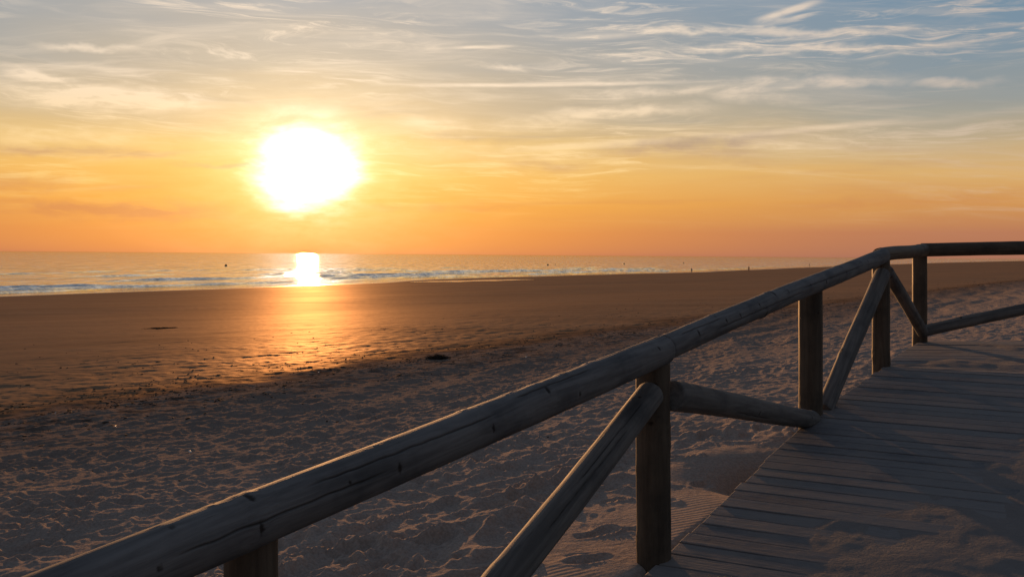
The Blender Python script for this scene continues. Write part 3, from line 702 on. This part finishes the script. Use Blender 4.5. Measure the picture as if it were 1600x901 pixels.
ck = [(L1*.60, .9, zaxis_angle(Pst, PB, fa+Vector((0, 0, .25)))), (L1*.50, .75, zaxis_angle(Pst, PB, fa+Vector((0, 0, -.15)))), (L1*.9, .5, zaxis_angle(Pst, PB, fa+Vector((0, 0, .5)))), (L1*.78, .6, zaxis_angle(Pst, PB, fa+Vector((0, 0, .8)))), (L1*.7, .5, zaxis_angle(Pst, PB, fa+Vector((0, 0, .05))))]
make_log('handrail', Pst, PB, .063, .068, 11, M_rail, seg=200, ring=.010, bend=.005, knots=5, cracks=1, cap=.9, extra_knots=r1ks, extra_cracks=ck[:2]+ck[3:4])
P2 = PB+(PD-PB)*.014
r2ks = [kn(P2, PD, *q_) for q_ in ((1118, 508, .013), (1075, 527, .012), (1140, 500, .010), (1170, 484, .010), (1215, 462, .009), (1090, 545, .007), (1250, 452, .009), (1300, 420, .010), (1330, 412, .008), (1195, 490, .007), (1105, 498, .007))]
make_log('handrail', P2+Vector((.002, .01, -.004)), PD, .060, .064, 12, M_rail, seg=140, ring=.012, bend=.009, knots=12, cracks=3, extra_knots=r2ks,
         extra_cracks=[(.35, .55, zaxis_angle(P2, PD, fa+Vector((0, 0, .45))))])
PE2 = at(1443, 390.5, 9.66)
make_log('handrail', PD+Vector((-.01, .02, -.002)), PE2, .060, .064, 13, M_post, seg=72, knots=6, cracks=2, bend=.004)
PRt = at(1700, 386, 9.62)
make_log('handrail', PE2+Vector((-.02, .0, .0)), PRt, .068, .068, 14, M_post, seg=72, knots=5, cracks=2, bend=.003)
# posts: (base pixel, top pixel, depth, radius)
def post(px0, py0, px1, py1, d, r, seed, m=M_post, **k):
    return make_log('post', at(px0, py0, d), at(px1, py1, d), r, r*.985, seed, m, seg=96, ring=.014, bend=.002, **k)
post(392, 1400, 392, 822, 2.30, .064, 21, knots=5, cracks=4)
post(1021, 960, 1021, 568, 4.38, .079, 22, knots=10, cracks=5)
post(1266.5, 720, 1266.5, 446, 6.73, .082, 23, knots=7, cracks=5)
post(1376.5, 640, 1376.5, 402, 8.13, .073, 24, knots=5, cracks=4)
post(1437, 600, 1437, 395, 9.75, .072, 25, knots=4, cracks=3)
# braces
def brace(a, c, r0, r1, seed, **k): return make_log('brace', a, c, r0, r1, seed, M_brace, seg=96, ring=.014, bend=.004, **k)
bA = at(470, 1300, 2.45); bB = at(1016, 616, 4.24)
brace(bA, bB, .068, .060, 31, knots=6, cracks=5, extra_cracks=[((bB-bA).length*.8, .7, zaxis_angle(bA, bB, facing(bA, bB, .8)+Vector((0, 0, .2)))), ((bB-bA).length*.7, .8, zaxis_angle(bA, bB, facing(bA, bB, .8)+Vector((.3, 0, .1))))])
brace(at(1050, 618, 4.44), at(1268, 655, 6.60), .071, .062, 32, knots=11, cracks=3)
brace(at(1288, 640, 6.85), at(1377, 428, 8.02), .061, .063, 33, knots=4, cracks=3)
brace(at(1386, 424, 8.22), at(1441, 518, 9.62), .055, .056, 34, knots=3, cracks=2)
brace(at(1447, 516, 9.66), at(1700, 462, 9.70), .058, .058, 35, knots=4, cracks=3)

# ------------------------------------------------------------------ buoys 200 m off the beach
def lathe(prof, seg=20):
    th = np.arange(seg)/seg*2*np.pi
    return np.array([[(r*math.cos(t), r*math.sin(t), z) for t in th] for r, z in prof])
buoy_src = None
bl = [('dark marker buoy afloat to the left of the sun\'s reflection', 353, 415.5, 1.05), ('dark marker buoy afloat near the middle of the horizon, left of the two others there', 856, 414.2, .95),
      ('marker buoy afloat right of the middle buoy, above the far shallows', 975, 412.6, 1.0), ('smallest marker buoy on the sea, nearest the wading person', 1068, 410.9, .9),
      ('tiny marker buoy just right of the dark middle buoy', 867, 413.2, .65)]
for i, (lb_, px, py, sc) in enumerate(bl):
    ray = at(px, py, 1)-Vector((0, 0, EYE)); t = -EYE/ray.z
    loc = Vector((ray.x*t, t, 0))
    if i == 0:
        t0 = empty('marker_buoy', loc, label=lb_, cat='buoy', group='marker buoys off the beach')
        prof = [(.02, -.45), (.28, -.4), (.46, -.15), (.48, .05), (.44, .28), (.32, .48), (.17, .58), (.12, .68), (.02, .70)]
        a = link_mesh('float', grid_mesh('float', lathe(prof), wrap=True), M_buoy, None)
        a.parent = t0
        c = link_mesh('mooring_ring', grid_mesh('mooring_ring', lathe([(.02, .69), (.05, .70), (.06, .82), (.02, .86)]), wrap=True), M_iron, None); c.parent = t0
        t0.scale = (sc,)*3; buoy_src = t0; kids = (a, c)
    else:
        o = buoy_src.copy(); C.objects.link(o); o.location = loc; o.scale = (sc,)*3; o['label'] = lb_
        for ch in kids: d_ = ch.copy(); C.objects.link(d_); d_.parent = o

# ------------------------------------------------------------------ people at the water's edge (a few pixels tall)
def skin_mesh(name, joints, edges, m, parent, sub=1):
    me = bpy.data.meshes.new(name); me.from_pydata([j[0] for j in joints], edges, [])
    o = bpy.data.objects.new(name, me); C.objects.link(o); me.materials.append(m)
    md = o.modifiers.new('skin', 'SKIN'); md.use_smooth_shade = True
    sv = me.skin_vertices[0].data
    for i, j in enumerate(joints): sv[i].radius = (j[1], j[1] if len(j) < 3 else j[2])
    sv[0].use_root = True
    ss_ = o.modifiers.new('sub', 'SUBSURF'); ss_.levels = sub; ss_.render_levels = sub
    o.parent = parent; return o
def person(label, loc, rz, pose, hgt=1.72):
    t = empty('person', loc, label=label, cat='person'); t.rotation_euler = (0, 0, rz); t.scale = (hgt/1.72,)*3
    sp_ = {'stand': (.10, .10, -.10, .02), 'stride': (.28, .02, -.24, .0), 'wade': (.14, .10, -.10, .04)}[pose]
    fl, _, bl_, _ = sp_
    J = [((0, 0, .95), .13, .10), ((0, 0, 1.15), .12, .09), ((0, 0, 1.36), .155, .10), ((0, 0, 1.48), .055), ((0, .01, 1.60), .085, .095), ((0, .01, 1.69), .06),
         ((.19, 0, 1.40), .055), ((.25, .02, 1.12), .042), ((.27, .10, .88), .032), ((.27, .13, .78), .028),
         ((-.19, 0, 1.40), .055), ((-.26, -.02, 1.12), .042), ((-.28, .03, .87), .032), ((-.28, .05, .77), .028),
         ((.10, .01, .86), .09), ((.11, fl*.5+.03, .48), .062), ((.11, fl, .08), .042), ((.11, fl+.13, .03), .035),
         ((-.10, .01, .86), .09), ((-.11, bl_*.4+.03, .48), .062), ((-.11, bl_, .08), .042), ((-.11, bl_+.13, .03), .035)]
    Ed = [(0, 1), (1, 2), (2, 3), (3, 4), (4, 5), (2, 6), (6, 7), (7, 8), (8, 9), (2, 10), (10, 11), (11, 12), (12, 13), (0, 14), (14, 15), (15, 16), (16, 17), (0, 18), (18, 19), (19, 20), (20, 21)]
    skin_mesh('body', J, Ed, M_skin, t)
    skin_mesh('swim_shorts', [((0, 0, .97), .145, .115), ((.10, .01, .86), .112), ((.11, fl*.3+.02, .62), .095), ((-.10, .01, .86), .112), ((-.11, bl_*.3+.02, .62), .095)], [(0, 1), (1, 2), (0, 3), (3, 4)], M_cloth, t)
    skin_mesh('hair', [((0, -.012, 1.66), .095, .10), ((0, -.03, 1.60), .088, .08)], [(0, 1)], M_hair, t)
    return t
def shore_pt(px, py):
    return ground_hit(px, py)
pp = shore_pt(1170, 425.0)
person('person in dark shorts standing at the shoreline, right of the one wading', (pp.x, pp.y, max(pp.z-.05, -.2)), .6, 'stand', 1.85)
ray = at(1080.5, 423.4, 1)-Vector((0, 0, EYE)); t = -EYE/ray.z
person('person wading thigh-deep in the shallows, left of the one on the shoreline', (ray.x*t, t, -.72), -.3, 'wade', 1.8)
pp = shore_pt(1265, 416.0)
person('person walking the far shoreline just above the sloping handrail', (pp.x, pp.y, pp.z-.05), .9, 'stride', 1.75)
for j, (px, py, lb_) in enumerate(((1517, 410.5, 'left one of two far people on the shoreline below the level handrail'), (1523, 410.8, 'right one of two far people on the shoreline below the level handrail'))):
    pp = shore_pt(px, py); person(lb_, (pp.x, pp.y, pp.z), .4+j, 'stand', 1.8)

# ------------------------------------------------------------------ seaweed, shells, grass tuft
def weed(label, px, py, w, h, n, seed, group=None):
    p = ground_hit(px, py); rs = random.Random(seed); bm = bmesh.new()
    for i in range(n):
        a = rs.uniform(0, 6.28); r_ = w/2*math.sqrt(rs.random())*.9; x0 = r_*math.cos(a)*1.25; y0 = r_*math.sin(a)*.7
        top = h*(1-(r_/(w/2))**2)
        pts = []; x, y, z = x0, y0, rs.uniform(-.01, max(top, .01)); d = rs.uniform(0, 6.28)
        for k in range(6):
            pts.append(Vector((x, y, max(z, -.01)))); d += rs.uniform(-.7, .7); st = w*.075
            x += math.cos(d)*st; y += math.sin(d)*st; z += rs.uniform(-.4, .35)*h*.4
        wd = rs.uniform(.004, .010)*(w/.4)**.5; prev = None
        for k, q_ in enumerate(pts):
            nn = Vector((rs.uniform(-1, 1), rs.uniform(-1, 1), rs.uniform(-.6, .6))).normalized()*wd*(1-k/7)
            cur = (bm.verts.new(q_+nn), bm.verts.new(q_-nn))
            if prev: bm.faces.new((prev[0], prev[1], cur[1], cur[0]))
            prev = cur
    me = bpy.data.meshes.new('seaweed_clump'); bm.to_mesh(me); bm.free()
    o = link_mesh('seaweed_clump', me, M_weed); o.location = p
    sd_ = o.modifiers.new('thickness', 'SOLIDIFY'); sd_.thickness = .003
    tag(o, label, 'seaweed', group); return o
weed('dark heap of seaweed where the trampled sand meets the smooth beach', 684, 560, .36, .08, 300, 1)
weed('flat dark patch of seaweed lying out on the smooth wet sand at left', 262, 513, 1.1, .03, 130, 2)
#weed('thin dark strand of seaweed on smooth sand, below the sun\'s glow', 545, 561, .5, .05, 140, 5)
sh_lab = [(498, 582, 'white shell at the edge of the trampled sand below the sun'), (297, 708, 'white shell in the trampled sand, above the left part of the handrail'), (180, 668, 'white shell in the trampled sand near the left edge'),
          (588, 653, 'white shell in the trampled sand just above the handrail'), (87, 646, 'white shell at the left end of the trampled sand edge'), (822, 559, 'white shell on the trampled sand right of the seaweed heap')]
shell_me = None
for i, (px, py, lb_) in enumerate(sh_lab):
    p = ground_hit(px, py)
    if shell_me is None:
        G = []
        for j in range(9):
            f_ = j/8; row = []
            for k in range(28):
                t_ = k/28*2*math.pi; ri = 1+.10*math.cos(t_*9)*f_
                row.append((.028*f_*math.cos(t_)*ri+.006*(1-f_), .024*f_*math.sin(t_)*ri, .015*(1-f_**2)))
            G.append(row)
        shell_me = grid_mesh('shell', np.array(G)[::-1], wrap=True); shell_me.materials.append(M_shell)
        shell_me.polygons.foreach_set('use_smooth', [True]*len(shell_me.polygons))
    o = bpy.data.objects.new('shell', shell_me); C.objects.link(o); o.location = p+Vector((0, 0, .012)); o.rotation_euler = (.5+.2*i, .2*i, i*1.1); o.scale = (.6+.08*(i % 3),)*3
    tag(o, lb_, 'shell', 'white shells on the sand')
# crumbs of weed, clods and shell grit along the drying line
rs = np.random.RandomState(12); N = 7500
uu = 3+np.exp(rs.rand(N)*math.log(110)); vv = 12.6+rs.randn(N)*.9+np.where(rs.rand(N) < .45, rs.exponential(3.2, N), 0)-np.where(rs.rand(N) < .25, rs.exponential(1.2, N), 0)
vv += .7*gn2(uu*.25, vv*.25, 5)
keep = (gn2(uu*.5, vv*1.1, 66)+.6*gn2(uu*2, vv*3, 67)) > -.05+.5*(vv > 14)*rs.rand(N); uu, vv = uu[keep], vv[keep]; N = len(uu)
X = uu*nU[0]+vv*nV[0]; Y = uu*nU[1]+vv*nV[1]; Zc = terrain_h(X, Y)[0]
ph = (1+5**.5)/2
ico = np.array([(-1, ph, 0), (1, ph, 0), (-1, -ph, 0), (1, -ph, 0), (0, -1, ph), (0, 1, ph), (0, -1, -ph), (0, 1, -ph), (ph, 0, -1), (ph, 0, 1), (-ph, 0, -1), (-ph, 0, 1)])/math.hypot(1, ph)
fc = np.array([(0,11,5),(0,5,1),(0,1,7),(0,7,10),(0,10,11),(1,5,9),(5,11,4),(11,10,2),(10,7,6),(7,1,8),(3,9,4),(3,4,2),(3,2,6),(3,6,8),(3,8,9),(4,9,5),(2,4,11),(6,2,10),(8,6,7),(9,8,1)])
sz = np.minimum(np.exp(rs.randn(N)*.45), 1.9)*.0088*(1+uu*.010); asp = 1+2.2*rs.rand(N)**2; an = rs.rand(N)*np.pi
V3 = ico[None]*(1+.35*rs.randn(N, 12, 1)*.6); ax_ = V3[..., 0]*sz[:, None]*asp[:, None]; ay_ = V3[..., 1]*sz[:, None]; az_ = V3[..., 2]*sz[:, None]*.55
PX = X[:, None]+ax_*np.cos(an)[:, None]-ay_*np.sin(an)[:, None]; PY = Y[:, None]+ax_*np.sin(an)[:, None]+ay_*np.cos(an)[:, None]; PZ = Zc[:, None]+az_+sz[:, None]*.25
me = bpy.data.meshes.new('strandline_debris'); me.vertices.add(N*12); me.vertices.foreach_set('co', np.stack([PX, PY, PZ], -1).reshape(-1).astype(np.float32))
tri = (fc[None]+(np.arange(N)*12)[:, None, None]).reshape(-1).astype(np.int32); me.loops.add(len(tri)); me.loops.foreach_set('vertex_index', tri)
me.polygons.add(len(tri)//3); me.polygons.foreach_set('loop_start', (np.arange(len(tri)//3)*3).astype(np.int32)); me.update(calc_edges=True)
tag(link_mesh('strandline_debris', me, M_weed, smooth=False), 'dark crumbs of weed and sand scattered along the drying line', 'debris', kind='stuff')
# grass tuft in a gap between the boards
gp = Vector((.90, 4.08, float(deckz(.90, 4.08))-.006)); bm = bmesh.new(); rs = random.Random(5)
for i in range(46):
    a = rs.uniform(0, 6.28); l_ = rs.uniform(.02, .05); lean = rs.uniform(.25, 1.3); x0, y0 = rs.gauss(0, .016), rs.gauss(0, .007); prev = None
    for k in range(5):
        f_ = k/4; q_ = Vector((x0+math.cos(a)*l_*lean*f_**1.4, y0+math.sin(a)*l_*lean*f_**1.4, l_*(f_-.35*lean*f_*f_)))
        nn = Vector((-math.sin(a), math.cos(a), 0))*.0026*(1-f_*.9)
        cur = (bm.verts.new(q_+nn), bm.verts.new(q_-nn))
        if prev: bm.faces.new((prev[0], prev[1], cur[1], cur[0]))
        prev = cur
me = bpy.data.meshes.new('grass_tuft'); bm.to_mesh(me); bm.free()
o = link_mesh('grass_tuft', me, M_blade); o.location = gp; sd_ = o.modifiers.new('thickness', 'SOLIDIFY'); sd_.thickness = .0008
tag(o, 'small grass tuft sprouting between boards beside the nearest full post', 'grass tuft')
